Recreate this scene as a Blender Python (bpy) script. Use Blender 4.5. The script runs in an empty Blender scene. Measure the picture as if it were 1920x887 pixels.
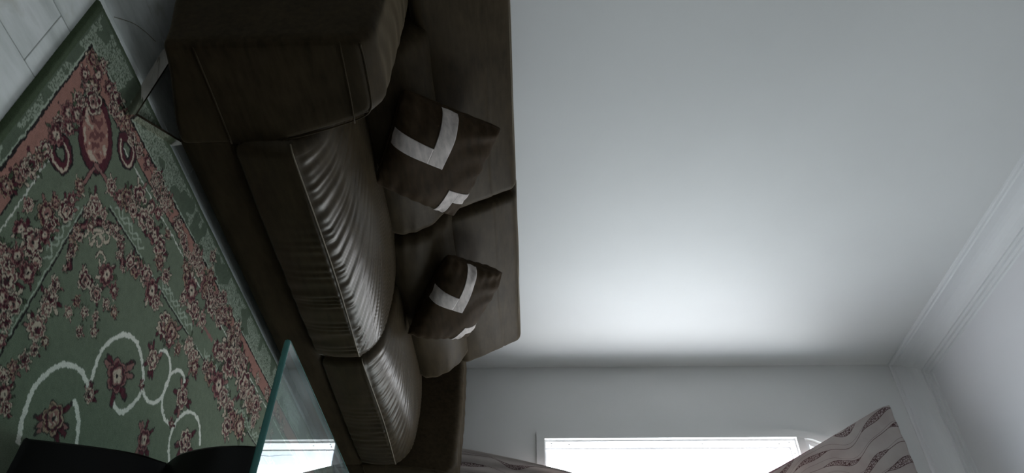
import bpy, bmesh, math, random
import numpy as np
from mathutils import Matrix, Vector
from mathutils.geometry import tessellate_polygon

random.seed(4); rng = np.random.default_rng(7)
S = bpy.context.scene
COL = S.collection

# ------------------------------------------------------------------ camera
# the phone was held on its side: the room's up direction points to the right of the picture
F_PX, PITCH, ROLL, YAW = 1350.0, math.atan(36/1350), 0.0128, math.atan(1255/1350)
Fh = Vector((math.cos(YAW), math.sin(YAW), 0)); R0 = Vector((math.sin(YAW), -math.cos(YAW), 0)); ZZ = Vector((0, 0, 1))
Fw = math.cos(PITCH)*Fh - math.sin(PITCH)*ZZ
U0 = math.sin(PITCH)*Fh + math.cos(PITCH)*ZZ
Ri = math.cos(ROLL)*R0 - math.sin(ROLL)*U0
Ui = math.sin(ROLL)*R0 + math.cos(ROLL)*U0
cam_d = bpy.data.cameras.new('camera'); cam = bpy.data.objects.new('camera', cam_d); COL.objects.link(cam)
cam_d.sensor_fit = 'HORIZONTAL'; cam_d.sensor_width = 36.0; cam_d.lens = F_PX/1920*36.0; cam_d.clip_start = 0.02
m3 = Matrix((Ui, -Ri, -Fw)).transposed()
cam.matrix_world = Matrix.Translation((0, 0, 1.0)) @ m3.to_4x4()
S.camera = cam

# ------------------------------------------------------------------ light
SKY_STRENGTH = 7.2
w = bpy.data.worlds.new('sky'); S.world = w; w.use_nodes = True
bg = w.node_tree.nodes['Background']; bg.inputs[0].default_value = (0.90, 0.945, 1.0, 1); bg.inputs[1].default_value = SKY_STRENGTH
S.view_settings.view_transform = 'Standard'; S.view_settings.look = 'None'; S.view_settings.gamma = 1.0
S.view_settings.use_curve_mapping = False
S.view_settings.exposure = 0.70

# room extents
XW, YW, ZC = 3.755, 2.40, 3.285          # right wall, back wall, ceiling
XL, YF = -2.60, -3.20                     # left wall, wall behind the viewer
WIN_R, WIN_L, WIN_B, WIN_S, WIN_RISE = 0.30, 1.925, 1.06, 2.465, 0.47    # window opening on the right wall

def portal(loc, rot, sx, sy):
    l = bpy.data.lights.new('window_right_offscreen', 'AREA'); l.shape = 'RECTANGLE'; l.size = sx; l.size_y = sy
    l.cycles.is_portal = True
    o = bpy.data.objects.new('window_right_offscreen', l); COL.objects.link(o); o.location = loc; o.rotation_euler = rot
portal((XW+0.30, (WIN_R+WIN_L)/2, 2.0), (0, math.radians(90), 0), 2.0, WIN_L-WIN_R+0.1)

# ------------------------------------------------------------------ materials
def new_mat(name):
    m = bpy.data.materials.new(name); m.use_nodes = True
    nt = m.node_tree; b = nt.nodes['Principled BSDF']
    return m, nt, b
def N(nt, t, **kw):
    n = nt.nodes.new(t)
    for k, v in kw.items(): setattr(n, k, v)
    return n
def mixcol(nt, fac, c1, c2):
    n = N(nt, 'ShaderNodeMix', data_type='RGBA')
    for i, v in ((0, fac), (6, c1), (7, c2)):
        if hasattr(v, 'links'): nt.links.new(v, n.inputs[i])
        elif i == 0: n.inputs[0].default_value = v
        else: n.inputs[i].default_value = (*v, 1)
    return n.outputs[2]
def math_n(nt, op, a, b=None, c=None):
    n = N(nt, 'ShaderNodeMath', operation=op)
    for i, v in enumerate((a, b, c)):
        if v is None: continue
        if hasattr(v, 'links'): nt.links.new(v, n.inputs[i])
        else: n.inputs[i].default_value = v
    return n.outputs[0]
def noise(nt, scale, detail=3, rough=0.55, coord='Object', vec=None):
    n = N(nt, 'ShaderNodeTexNoise'); n.inputs['Scale'].default_value = scale
    n.inputs['Detail'].default_value = detail; n.inputs['Roughness'].default_value = rough
    if vec is None:
        tc = N(nt, 'ShaderNodeTexCoord'); vec = tc.outputs[coord]
    nt.links.new(vec, n.inputs['Vector'])
    return n.outputs['Fac']
def ramp(nt, fac, stops):
    r = N(nt, 'ShaderNodeValToRGB'); nt.links.new(fac, r.inputs[0])
    e = r.color_ramp.elements
    while len(e) < len(stops): e.new(0.5)
    for el, (p, c) in zip(e, stops):
        el.position = p; el.color = (*c, 1) if len(c) == 3 else c
    return r.outputs[0]
def bump(nt, b, h, strength, dist=0.002):
    n = N(nt, 'ShaderNodeBump'); n.inputs['Strength'].default_value = strength; n.inputs['Distance'].default_value = dist
    nt.links.new(h, n.inputs['Height']); nt.links.new(n.outputs[0], b.inputs['Normal'])

def mat_paint(name, c, var=0.03, rough=0.6):
    m, nt, b = new_mat(name)
    f = noise(nt, 1.3, 4)
    nt.links.new(ramp(nt, f, [(0.3, tuple(x*(1-var) for x in c)), (0.7, tuple(min(1, x*(1+var)) for x in c))]), b.inputs['Base Color'])
    b.inputs['Roughness'].default_value = rough; b.inputs['Specular IOR Level'].default_value = 0.3
    bump(nt, b, noise(nt, 45, 4), 0.12, 0.003)
    return m
M = {}
M['wall'] = mat_paint('wall_paint', (0.76, 0.76, 0.745))
M['ceiling'] = mat_paint('ceiling_paint', (0.76, 0.75, 0.76), 0.02)
M['plaster'] = mat_paint('cornice_plaster', (0.78, 0.78, 0.78), 0.01)
M['exterior'] = mat_paint('exterior_plaster', (0.62, 0.66, 0.74), 0.06)

def mat_marble():
    m, nt, b = new_mat('marble_tile')
    oi = N(nt, 'ShaderNodeObjectInfo'); tc = N(nt, 'ShaderNodeTexCoord')
    mp = N(nt, 'ShaderNodeMapping'); nt.links.new(tc.outputs['Object'], mp.inputs['Vector'])
    cx = N(nt, 'ShaderNodeCombineXYZ')
    nt.links.new(math_n(nt, 'MULTIPLY', oi.outputs['Random'], 40), cx.inputs[0]); nt.links.new(math_n(nt, 'MULTIPLY', oi.outputs['Random'], 17), cx.inputs[1])
    nt.links.new(cx.outputs[0], mp.inputs['Location']); mp.inputs['Rotation'].default_value = (0, 0, 0.5); mp.inputs['Scale'].default_value = (3, 11, 1)
    f = noise(nt, 1.0, 6, 0.6, vec=mp.outputs[0])
    base = ramp(nt, f, [(0.3, (0.52, 0.55, 0.52)), (0.47, (0.76, 0.79, 0.76)), (0.6, (0.88, 0.90, 0.88)), (0.75, (0.70, 0.72, 0.68))])
    f2 = noise(nt, 7, 5)
    nt.links.new(mixcol(nt, ramp(nt, f2, [(0.62, (0, 0, 0)), (0.75, (0.5, 0.5, 0.5))]), base, (0.48, 0.47, 0.36)), b.inputs['Base Color'])
    b.inputs['Roughness'].default_value = 0.28
    return m
M['marble'] = mat_marble()
M['grout'] = mat_paint('floor_grout', (0.34, 0.32, 0.26), 0.1, 0.9)

def mat_velvet(name, c, rough=0.33, spec=0.26, sheen=0.12):
    m, nt, b = new_mat(name)
    f = noise(nt, 9, 5, 0.6); f2 = noise(nt, 900, 2)
    mp = N(nt, 'ShaderNodeMapping'); tc = N(nt, 'ShaderNodeTexCoord'); nt.links.new(tc.outputs['Object'], mp.inputs[0]); mp.inputs['Scale'].default_value = (12, 60, 60)
    f3 = noise(nt, 1.0, 4, 0.6, vec=mp.outputs[0])
    k = math_n(nt, 'MULTIPLY_ADD', f3, 0.55, math_n(nt, 'MULTIPLY', f, 0.45))
    nt.links.new(ramp(nt, k, [(0.36, tuple(x*0.68 for x in c)), (0.64, tuple(x*1.34 for x in c))]), b.inputs['Base Color'])
    b.inputs['Roughness'].default_value = rough; b.inputs['Specular IOR Level'].default_value = spec
    b.inputs['Sheen Weight'].default_value = sheen; b.inputs['Sheen Roughness'].default_value = 0.3
    b.inputs['Specular Tint'].default_value = (1.0, 0.90, 0.78, 1)
    b.inputs['Sheen Tint'].default_value = (0.66, 0.53, 0.36, 1)
    bump(nt, b, f2, 0.25, 0.0006)
    return m
BROWN = (0.037, 0.0265, 0.0145)
M['velvet'] = mat_velvet('brown_velvet', BROWN, 0.55, 0.08, 0.26)
M['seat_velvet'] = mat_velvet('seat_velvet', BROWN, 0.33, 0.24, 0.08)
M['pillow_velvet'] = mat_velvet('pillow_velvet', (0.034, 0.022, 0.012), 0.7, 0.05, 0.04)
M['piping'] = mat_velvet('piping_cord', (0.15, 0.125, 0.09), 0.6, 0.3, 0.2)
M['band'] = mat_velvet('band_cotton', (0.42, 0.375, 0.35), 0.8, 0.2, 0.1)
def mat_simple(name, c, rough, metal=0.0, spec=0.5):
    m, nt, b = new_mat(name)
    f = noise(nt, 30, 3)
    nt.links.new(ramp(nt, f, [(0.3, tuple(x*0.94 for x in c)), (0.7, tuple(min(1, x*1.06) for x in c))]), b.inputs['Base Color'])
    b.inputs['Roughness'].default_value = rough; b.inputs['Metallic'].default_value = metal; b.inputs['Specular IOR Level'].default_value = spec
    return m
M['chrome'] = mat_simple('polished_chrome', (0.80, 0.74, 0.68), 0.10, 1.0)
M['black'] = mat_simple('black_lacquer', (0.004, 0.004, 0.004), 0.34, 0.0, 0.22)
M['aluminium'] = mat_simple('white_aluminium', (0.80, 0.80, 0.80), 0.35)
M['gasket'] = mat_simple('dark_gasket', (0.012, 0.012, 0.014), 0.7)
M['edge'] = mat_simple('green_glass_edge', (0.055, 0.22, 0.20), 0.18)

def mat_glass(name, tint, ior, dust):
    m, nt, b = new_mat(name); nt.nodes.remove(b)
    out = [n for n in nt.nodes if n.type == 'OUTPUT_MATERIAL'][0]
    tr = N(nt, 'ShaderNodeBsdfTransparent'); tr.inputs[0].default_value = (*tint, 1)
    gl = N(nt, 'ShaderNodeBsdfGlossy'); gl.inputs['Roughness'].default_value = 0.015; gl.inputs[0].default_value = (0.95, 1, 1, 1)
    df = N(nt, 'ShaderNodeBsdfDiffuse'); df.inputs[0].default_value = (0.6, 0.65, 0.66, 1)
    fr = N(nt, 'ShaderNodeFresnel'); fr.inputs[0].default_value = ior
    ge = N(nt, 'ShaderNodeNewGeometry')
    fac = math_n(nt, 'MULTIPLY', fr.outputs[0], math_n(nt, 'SUBTRACT', 1.0, ge.outputs['Backfacing']))
    mx = N(nt, 'ShaderNodeMixShader'); nt.links.new(fac, mx.inputs[0]); nt.links.new(tr.outputs[0], mx.inputs[1]); nt.links.new(gl.outputs[0], mx.inputs[2])
    tc = N(nt, 'ShaderNodeTexCoord'); mp = N(nt, 'ShaderNodeMapping'); nt.links.new(tc.outputs['Object'], mp.inputs[0]); mp.inputs['Scale'].default_value = (5, 22, 1); mp.inputs['Rotation'].default_value = (0, 0, 0.6)
    n2 = noise(nt, 1.2, 5, 0.65, vec=mp.outputs[0])
    d = ramp(nt, n2, [(0.4, (0, 0, 0)), (0.75, (dust, dust, dust))])
    m2 = N(nt, 'ShaderNodeMixShader'); nt.links.new(d, m2.inputs[0]); nt.links.new(mx.outputs[0], m2.inputs[1]); nt.links.new(df.outputs[0], m2.inputs[2])
    nt.links.new(m2.outputs[0], out.inputs[0])
    return m
M['glass'] = mat_glass('table_glass', (0.78, 0.90, 0.88), 2.0, 0.22)
M['pane'] = mat_glass('window_glass', (0.93, 0.97, 0.97), 1.5, 0.04)

def mat_rug():
    m, nt, b = new_mat('rug_pile')
    at = N(nt, 'ShaderNodeAttribute', attribute_name='pattern')
    f = noise(nt, 420, 2, 0.7); f2 = noise(nt, 60, 3)
    k = math_n(nt, 'MULTIPLY_ADD', f, 0.8, math_n(nt, 'MULTIPLY', f2, 0.4))
    v = ramp(nt, k, [(0.4, (0.72, 0.72, 0.72)), (0.85, (1.2, 1.2, 1.2))])
    mx = N(nt, 'ShaderNodeMix', data_type='RGBA', blend_type='MULTIPLY'); mx.inputs[0].default_value = 1
    nt.links.new(at.outputs['Color'], mx.inputs[6]); nt.links.new(v, mx.inputs[7])
    nt.links.new(mx.outputs[2], b.inputs['Base Color'])
    b.inputs['Roughness'].default_value = 0.95; b.inputs['Specular IOR Level'].default_value = 0.1
    b.inputs['Sheen Weight'].default_value = 0.1
    bump(nt, b, f, 0.6, 0.002)
    return m
M['rug'] = mat_rug()

def mat_curtain():
    m, nt, b = new_mat('printed_curtain'); nt.nodes.remove(b)
    out = [n for n in nt.nodes if n.type == 'OUTPUT_MATERIAL'][0]
    uv = N(nt, 'ShaderNodeUVMap'); uv.uv_map = 'cloth'
    sp = N(nt, 'ShaderNodeSeparateXYZ'); nt.links.new(uv.outputs[0], sp.inputs[0]); u, v = sp.outputs[1], sp.outputs[0]     # bands run down the cloth
    def sn(x, k, ph): return math_n(nt, 'SINE', math_n(nt, 'MULTIPLY_ADD', x, k, ph))
    vv = math_n(nt, 'ADD', v, math_n(nt, 'MULTIPLY', sn(u, 14.0, 0.6), 0.040))
    vv = math_n(nt, 'ADD', vv, math_n(nt, 'MULTIPLY', sn(u, 31.0, 1.9), 0.012))
    vv = math_n(nt, 'MULTIPLY_ADD', u, -0.10, vv)
    q = math_n(nt, 'DIVIDE', vv, 0.105)
    row = math_n(nt, 'FLOOR', q); fr = math_n(nt, 'FRACT', q)
    ph = math_n(nt, 'MULTIPLY', row, 2.4)
    lens = math_n(nt, 'SINE', math_n(nt, 'MULTIPLY_ADD', u, 15.0, ph))
    half = math_n(nt, 'MULTIPLY', math_n(nt, 'MAXIMUM', lens, 0.0), 0.20)
    dist = math_n(nt, 'ABSOLUTE', math_n(nt, 'SUBTRACT', fr, 0.5))
    inside = math_n(nt, 'LESS_THAN', dist, half)
    outline = math_n(nt, 'LESS_THAN', math_n(nt, 'ABSOLUTE', math_n(nt, 'SUBTRACT', dist, half)), 0.016)
    line2 = math_n(nt, 'LESS_THAN', math_n(nt, 'ABSOLUTE', math_n(nt, 'SUBTRACT', fr, math_n(nt, 'MULTIPLY_ADD', sn(u, 9.0, 0.3), 0.18, 0.22))), 0.010)
    vo = N(nt, 'ShaderNodeTexVoronoi', feature='DISTANCE_TO_EDGE'); vo.inputs['Scale'].default_value = 80; nt.links.new(uv.outputs[0], vo.inputs['Vector'])
    web = math_n(nt, 'LESS_THAN', vo.outputs['Distance'], 0.09)
    dark = math_n(nt, 'MAXIMUM', math_n(nt, 'MULTIPLY', inside, web), math_n(nt, 'MAXIMUM', outline, math_n(nt, 'MULTIPLY', line2, 0.7)))
    f = noise(nt, 6, 3)
    cloth = ramp(nt, f, [(0.35, (0.50, 0.44, 0.42)), (0.65, (0.58, 0.53, 0.50))])
    c = mixcol(nt, math_n(nt, 'MULTIPLY', inside, 0.35), cloth, (0.38, 0.27, 0.27))
    c = mixcol(nt, dark, c, (0.085, 0.045, 0.050))
    d = N(nt, 'ShaderNodeBsdfDiffuse'); t = N(nt, 'ShaderNodeBsdfTranslucent')
    nt.links.new(c, d.inputs[0]); tc2 = mixcol(nt, 0.5, c, (0.75, 0.48, 0.38)); nt.links.new(tc2, t.inputs[0])
    mx = N(nt, 'ShaderNodeMixShader'); mx.inputs[0].default_value = 0.12
    nt.links.new(d.outputs[0], mx.inputs[1]); nt.links.new(t.outputs[0], mx.inputs[2]); nt.links.new(mx.outputs[0], out.inputs[0])
    return m
M['curtain'] = mat_curtain()
M['hem'] = mat_simple('curtain_lining', (0.30, 0.17, 0.19), 0.9)

# ------------------------------------------------------------------ mesh helpers
def link(name, me, mat, parent=None, smooth=True):
    o = bpy.data.objects.new(name, me); COL.objects.link(o)
    if mat: me.materials.append(mat)
    if smooth and len(me.polygons): me.polygons.foreach_set('use_smooth', [True]*len(me.polygons))
    if parent: o.parent = parent
    return o
def from_py(name, verts, faces, mat, parent=None, smooth=True):
    me = bpy.data.meshes.new(name); me.from_pydata([tuple(map(float, v)) for v in verts], [], faces); me.update()
    bm = bmesh.new(); bm.from_mesh(me); bmesh.ops.recalc_face_normals(bm, faces=bm.faces); bm.to_mesh(me); bm.free()
    return link(name, me, mat, parent, smooth)
def tag(o, label=None, cat=None, group=None, kind=None):
    if label: o['label'] = label
    if cat: o['category'] = cat
    if group: o['group'] = group
    if kind: o['kind'] = kind
    return o
def empty(name, loc):
    o = bpy.data.objects.new(name, None); COL.objects.link(o); o.location = loc; o.empty_display_size = 0.1
    bpy.context.view_layer.update()
    return o
def adopt(child, root):
    child.parent = root; child.matrix_parent_inverse = Matrix.Translation(root.location).inverted()
def box(name, lo, hi, mat, parent=None, bev=0.0):
    bm = bmesh.new(); bmesh.ops.create_cube(bm, size=1)
    for v in bm.verts: v.co = Vector([lo[i]+(v.co[i]+0.5)*(hi[i]-lo[i]) for i in range(3)])
    if bev: bmesh.ops.bevel(bm, geom=bm.edges[:], offset=bev, segments=2, affect='EDGES', profile=0.5)
    me = bpy.data.meshes.new(name); bm.to_mesh(me); bm.free()
    return link(name, me, mat, parent, False)
def round_poly(pts, seg=6):
    """pts: list of (x, y, radius); returns a rounded closed outline."""
    out = []; n = len(pts)
    for i in range(n):
        p = np.array(pts[i][:2], float); a = np.array(pts[i-1][:2], float); c = np.array(pts[(i+1) % n][:2], float); r = pts[i][2]
        if r <= 0: out.append(p); continue
        da = (a-p); la = np.linalg.norm(da); da /= la; dc = (c-p); lc = np.linalg.norm(dc); dc /= lc
        ang = math.acos(max(-1, min(1, float(da@dc)))); t = min(r/math.tan(ang/2), la*0.49, lc*0.49)
        s, e = p+da*t, p+dc*t
        for k in range(seg+1):
            u = k/seg; out.append((1-u)**2*s + 2*u*(1-u)*p + u*u*e)
    return np.array(out)
def resample(P, n):
    Q = np.vstack([P, P[:1]]); d = np.r_[0, np.cumsum(np.linalg.norm(np.diff(Q, axis=0), axis=1))]
    t = np.linspace(0, d[-1], n+1)[:-1]
    return np.stack([np.interp(t, d, Q[:, 0]), np.interp(t, d, Q[:, 1])], 1)
def inward(P):
    a = np.roll(P, 1, 0); c = np.roll(P, -1, 0); t = c-a; t /= np.linalg.norm(t, axis=1)[:, None]+1e-9
    nrm = np.stack([-t[:, 1], t[:, 0]], 1)
    area = 0.5*np.sum(P[:, 0]*np.roll(P[:, 1], -1)-np.roll(P[:, 0], -1)*P[:, 1])
    return nrm if area > 0 else -nrm
def loft(name, prof, a0, a1, r, step, axis, mat, parent=None, disp=None, warp=None, bulge=0.0, npts=None):
    """a cushion: closed outline 'prof' carried along an axis from a0 to a1 with rounded ends of radius r"""
    if npts: prof = resample(prof, npts)
    inw = inward(prof); cen = prof.mean(0); K = 6
    rings = []
    end = [(r*(1-math.sin(p)), r*(1-math.cos(p))) for p in np.linspace(math.pi/2, 0, K)]
    for d, i in end: rings.append((a0+d, prof+inw*i))
    for t in np.linspace(a0+r, a1-r, max(2, int((a1-a0-2*r)/step)))[1:-1]: rings.append((t, prof))
    for d, i in reversed(end): rings.append((a1-d, prof+inw*i))
    pre, post = [], []
    for s in (0.85, 0.6, 0.3):
        P0 = cen+(rings[0][1]-cen)*s; P1 = cen+(rings[-1][1]-cen)*s; b = bulge*(1-s*s)
        pre.insert(0, (a0-b, P0)); post.append((a1+b, P1))
    rings = pre+rings+post; n = len(prof); V = []
    for t, P in rings:
        for x, y in P: V.append((t, x, y) if axis == 0 else (x, t, y))
    V.append((a0-bulge, *cen) if axis == 0 else (cen[0], a0-bulge, cen[1]))
    V.append((a1+bulge, *cen) if axis == 0 else (cen[0], a1+bulge, cen[1]))
    F = []
    for k in range(len(rings)-1):
        for i in range(n):
            j = (i+1) % n; F.append((k*n+i, k*n+j, (k+1)*n+j, (k+1)*n+i))
    c0, c1 = len(V)-2, len(V)-1; L = (len(rings)-1)*n
    for i in range(n):
        j = (i+1) % n; F.append((c0, j, i)); F.append((c1, L+i, L+j))
    V = np.array(V, float)
    if warp: V = warp(V)
    o = from_py(name, V, F, mat, parent)
    if disp:
        me = o.data; nv = len(me.vertices); nr = np.zeros(nv*3); me.vertex_normals.foreach_get('vector', nr); nr = nr.reshape(-1, 3)
        V = V+nr*disp(V, nr)[:, None]; me.vertices.foreach_set('co', V.ravel()); me.update()
    return o
def tube(name, pts, rad, mat, parent=None, seg=6):
    P = np.array(pts, float); n = len(P); T = np.gradient(P, axis=0); T /= np.linalg.norm(T, axis=1)[:, None]+1e-12
    V, F = [], []
    ref = np.array([0.3, 0.2, 1.0]) if abs(T[0][2]) < 0.8 else np.array([1.0, 0.3, 0])
    for k in range(n):
        a = np.cross(T[k], ref); a /= np.linalg.norm(a); b = np.cross(T[k], a)
        for i in range(seg):
            th = 2*math.pi*i/seg; V.append(P[k]+rad*(math.cos(th)*a+math.sin(th)*b))
    for k in range(n-1):
        for i in range(seg):
            j = (i+1) % seg; F.append((k*seg+i, k*seg+j, (k+1)*seg+j, (k+1)*seg+i))
    F.append(tuple(range(seg))); F.append(tuple((n-1)*seg+i for i in range(seg)))
    return from_py(name, V, F, mat, parent)
def spline(pts, n):
    P = np.array(pts, float); Q = np.vstack([2*P[0]-P[1], P, 2*P[-1]-P[-2]]); out = []
    m = len(P)-1
    for s in np.linspace(0, m-1e-6, n):
        i = int(s); t = s-i; p0, p1, p2, p3 = Q[i:i+4]
        out.append(0.5*((2*p1)+(-p0+p2)*t+(2*p0-5*p1+4*p2-p3)*t*t+(-p0+3*p1-3*p2+p3)*t**3))
    return np.array(out)
def smooth01(x, a, b):
    t = np.clip((x-a)/(b-a), 0, 1); return t*t*(3-2*t)
def vnoise(x, seed, k=8):
    """cheap smooth 1-D noise made of a few sines"""
    g = np.random.default_rng(seed); o = np.zeros_like(x)
    for i in range(k): o += np.sin(x*g.uniform(0.4, 2.2)+g.uniform(0, 6.28))*g.uniform(0.5, 1)
    return o/k*1.7

# ------------------------------------------------------------------ the room
def struct(o): o['kind'] = 'structure'; return o
floor = struct(box('floor', (XL, YF, -0.06), (XW, YW, -0.004), M['grout']))
TY, TX, J = 0.169, 0.62, 0.0011
tile_me = None; far_v, far_f = [], []
for r in range(-29, 8):
    y0 = 1.389+r*TY; off = 0.31 if r % 2 else 0.0
    for c in range(-6, 7):
        x0 = -0.15+off+c*TX
        xa, xb, ya, yb = max(x0, XL), min(x0+TX, XW), max(y0, YF), min(y0+TY, YW)
        if xb-xa < 0.02 or yb-ya < 0.02: continue
        if x0 < -0.5 or y0 < -0.5:                       # far behind the viewer: joined into one field
            k = len(far_v); far_v += [(xa+J, ya+J, 0), (xb-J, ya+J, 0), (xb-J, yb-J, 0), (xa+J, yb-J, 0), (xa+J, ya+J, -0.006), (xb-J, ya+J, -0.006), (xb-J, yb-J, -0.006), (xa+J, yb-J, -0.006)]
            far_f += [(k, k+1, k+2, k+3), (k, k+4, k+5, k+1), (k+1, k+5, k+6, k+2), (k+2, k+6, k+7, k+3), (k+3, k+7, k+4, k)]; continue
        full = abs(xb-xa-TX) < 1e-6 and abs(yb-ya-TY) < 1e-6
        if full and tile_me:
            o = bpy.data.objects.new('tile', tile_me); COL.objects.link(o); o.parent = floor
        else:
            w_, h_ = (xb-xa)/2-J, (yb-ya)/2-J
            o = box('tile', (-w_, -h_, -0.006), (w_, h_, 0.0), M['marble'], floor, 0.0012)
            if full: tile_me = o.data
        o.location = ((xa+xb)/2, (ya+yb)/2, random.uniform(-0.0003, 0.0))
ff = from_py('tile_field', far_v, far_f, M['marble'], floor, False); ff['kind'] = 'stuff'
crack = tube('crack', spline([(0.885, 1.563, 0), (0.915, 1.60, 0), (0.945, 1.632, 0), (0.985, 1.662, 0), (1.03, 1.688, 0)], 24), 0.0011, M['grout'], floor)
struct(box('ceiling', (XL, YF, ZC), (XW+0.31, YW+0.1, ZC+0.1), M['ceiling']))
struct(box('wall_back', (XL-0.1, YW, -0.06), (XW+0.31, YW+0.1, ZC), M['wall']))
struct(box('wall_front', (XL, YF-0.1, -0.06), (XW+0.31, YF, ZC+0.1), M['wall']))

def opening(off, n=18, b=WIN_B, full=True):
    """window outline in (y, z), shrunk by off; the head is a flat arch"""
    yl, yr = WIN_L-off, WIN_R+off; cy, ry = (yl+yr)/2, (yl-yr)/2
    pts = [(yr, b+off), (yl, b+off), (yl, WIN_S)]
    for k in range(1, n):
        t = math.pi*k/n; pts.append((cy+ry*math.cos(t), WIN_S+(WIN_RISE-off)*math.sin(t)))
    pts.append((yr, WIN_S))
    return pts
def ring_prism(name, A, B, x0, x1, mat, parent=None):
    n = len(A); V = []
    for x in (x0, x1):
        for L in (A, B): V += [(x, p[0], p[1]) for p in L]
    F = []
    for i in range(n):
        j = (i+1) % n
        F += [(i, j, n+j, n+i), (2*n+i, 3*n+i, 3*n+j, 2*n+j), (i, 2*n+i, 2*n+j, j), (n+i, n+j, 3*n+j, 3*n+i)]
    return from_py(name, V, F, mat, parent, False)
def wall_with_hole(name, rect, hole, x0, x1, mat):
    outer = [Vector((x0, y, z)) for y, z in rect]; inn = [Vector((x0, y, z)) for y, z in hole]
    tris = tessellate_polygon([outer, inn]); allp = outer+inn; n = len(allp)
    V = [tuple(p) for p in allp]+[(x1, p.y, p.z) for p in allp]
    F = [tuple(t) for t in tris]+[tuple(n+i for i in reversed(t)) for t in tris]
    for base, cnt in ((0, len(outer)), (len(outer), len(inn))):
        for i in range(cnt):
            j = (i+1) % cnt; F.append((base+i, base+j, n+base+j, n+base+i))
    return from_py(name, V, F, mat, None, False)
struct(wall_with_hole('wall_right', [(YF, -0.06), (YW, -0.06), (YW, ZC), (YF, ZC)], opening(0.0), XW, XW+0.20, M['wall']))

win = struct(empty('window_1', (XW, (WIN_L+WIN_R)/2, WIN_B)))
def wpart(o): adopt(o, win); return o
DW = 0.295                                   # thickness of the outer wall
def rect(off, top=2.462):
    return [(WIN_R+off, WIN_B+off), (WIN_L-off, WIN_B+off), (WIN_L-off, top-off), (WIN_R+off, top-off)]
wpart(ring_prism('reveal', opening(0.004), opening(-0.25), XW+0.111, XW+DW, M['exterior']))
wpart(ring_prism('casing', opening(0.0), opening(-0.045), XW-0.014, XW+0.004, M['wall']))
wpart(box('transom_casing', (XW-0.012, WIN_R-0.002, 2.462), (XW+DW-0.005, WIN_L+0.002, 2.505), M['wall']))
FX0, FX1 = XW+0.012, XW+0.090
wpart(ring_prism('window_frame', rect(0.0), rect(0.008), FX0, FX1, M['aluminium']))
wpart(ring_prism('gasket', rect(0.0), rect(0.0012), FX1, FX1+0.013, M['gasket']))
wpart(ring_prism('track', rect(0.0), rect(0.010), FX1+0.013, FX1+0.021, M['aluminium']))
for z, x in ((1.10, 0.03), (1.10, 0.06), (1.20, 0.045), (1.95, 0.045), (2.38, 0.05), (2.43, 0.03)):
    wpart(tube('screw', [(XW+x, WIN_L-0.007, z), (XW+x, WIN_L-0.0095, z)], 0.0045, M['gasket'], None, 10))
for y in (1.86, 1.70):
    wpart(tube('screw', [(XW+0.05, y, 2.455), (XW+0.05, y, 2.4525)], 0.0045, M['gasket'], None, 10))
ck = [(XW+0.17+0.006*math.sin(z*9)+random.uniform(-0.006, 0.006), WIN_L-0.004, z) for z in np.linspace(1.35, 2.40, 50)]
wpart(tube('crack', ck, 0.0014, M['gasket']))
# a glazed sash slid to the far side of the opening
SM = 1.02
for lo, hi in (((FX1+0.020, WIN_R+0.04, WIN_B+0.012), (FX1+0.040, WIN_R+0.10, 2.448)), ((FX1+0.020, SM-0.06, WIN_B+0.012), (FX1+0.040, SM, 2.448)),
               ((FX1+0.021, WIN_R+0.10, WIN_B+0.012), (FX1+0.039, SM-0.06, WIN_B+0.09)), ((FX1+0.021, WIN_R+0.10, 2.37), (FX1+0.039, SM-0.06, 2.448))):
    wpart(box('sash_rail', lo, hi, M['aluminium'], None, 0.002))
wpart(box('pane', (FX1+0.028, WIN_R+0.10, WIN_B+0.09), (FX1+0.032, SM-0.06, 2.37), M['pane']))
# arched fanlight above
def arch_loop(off, z0):
    yl, yr = WIN_L-off, WIN_R+off; cy, ry = (yl+yr)/2, (yl-yr)/2; n = 18; pts = [(yr, z0), (yl, z0)]
    for k in range(1, n):
        t = math.pi*k/n; z = WIN_S+(WIN_RISE-off)*math.sin(t); pts.append((cy+ry*math.cos(t), max(z, z0+0.004)))
    return pts
wpart(ring_prism('fanlight_frame', arch_loop(0.002, 2.505), arch_loop(0.03, 2.53), FX0, FX1, M['aluminium']))
L = arch_loop(0.03, 2.53); nL = len(L)
wpart(from_py('fanlight_pane', [(FX0+0.012, *p) for p in L]+[(FX0+0.016, *p) for p in L],
      [tuple(range(nL)), tuple(range(2*nL-1, nL-1, -1))]+[(i, (i+1) % nL, nL+(i+1) % nL, nL+i) for i in range(nL)], M['pane'], None, False))

struct(box('wall_left', (XL-0.1, YF-0.1, -0.06), (XL, YW, ZC+0.1), M['wall']))

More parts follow.
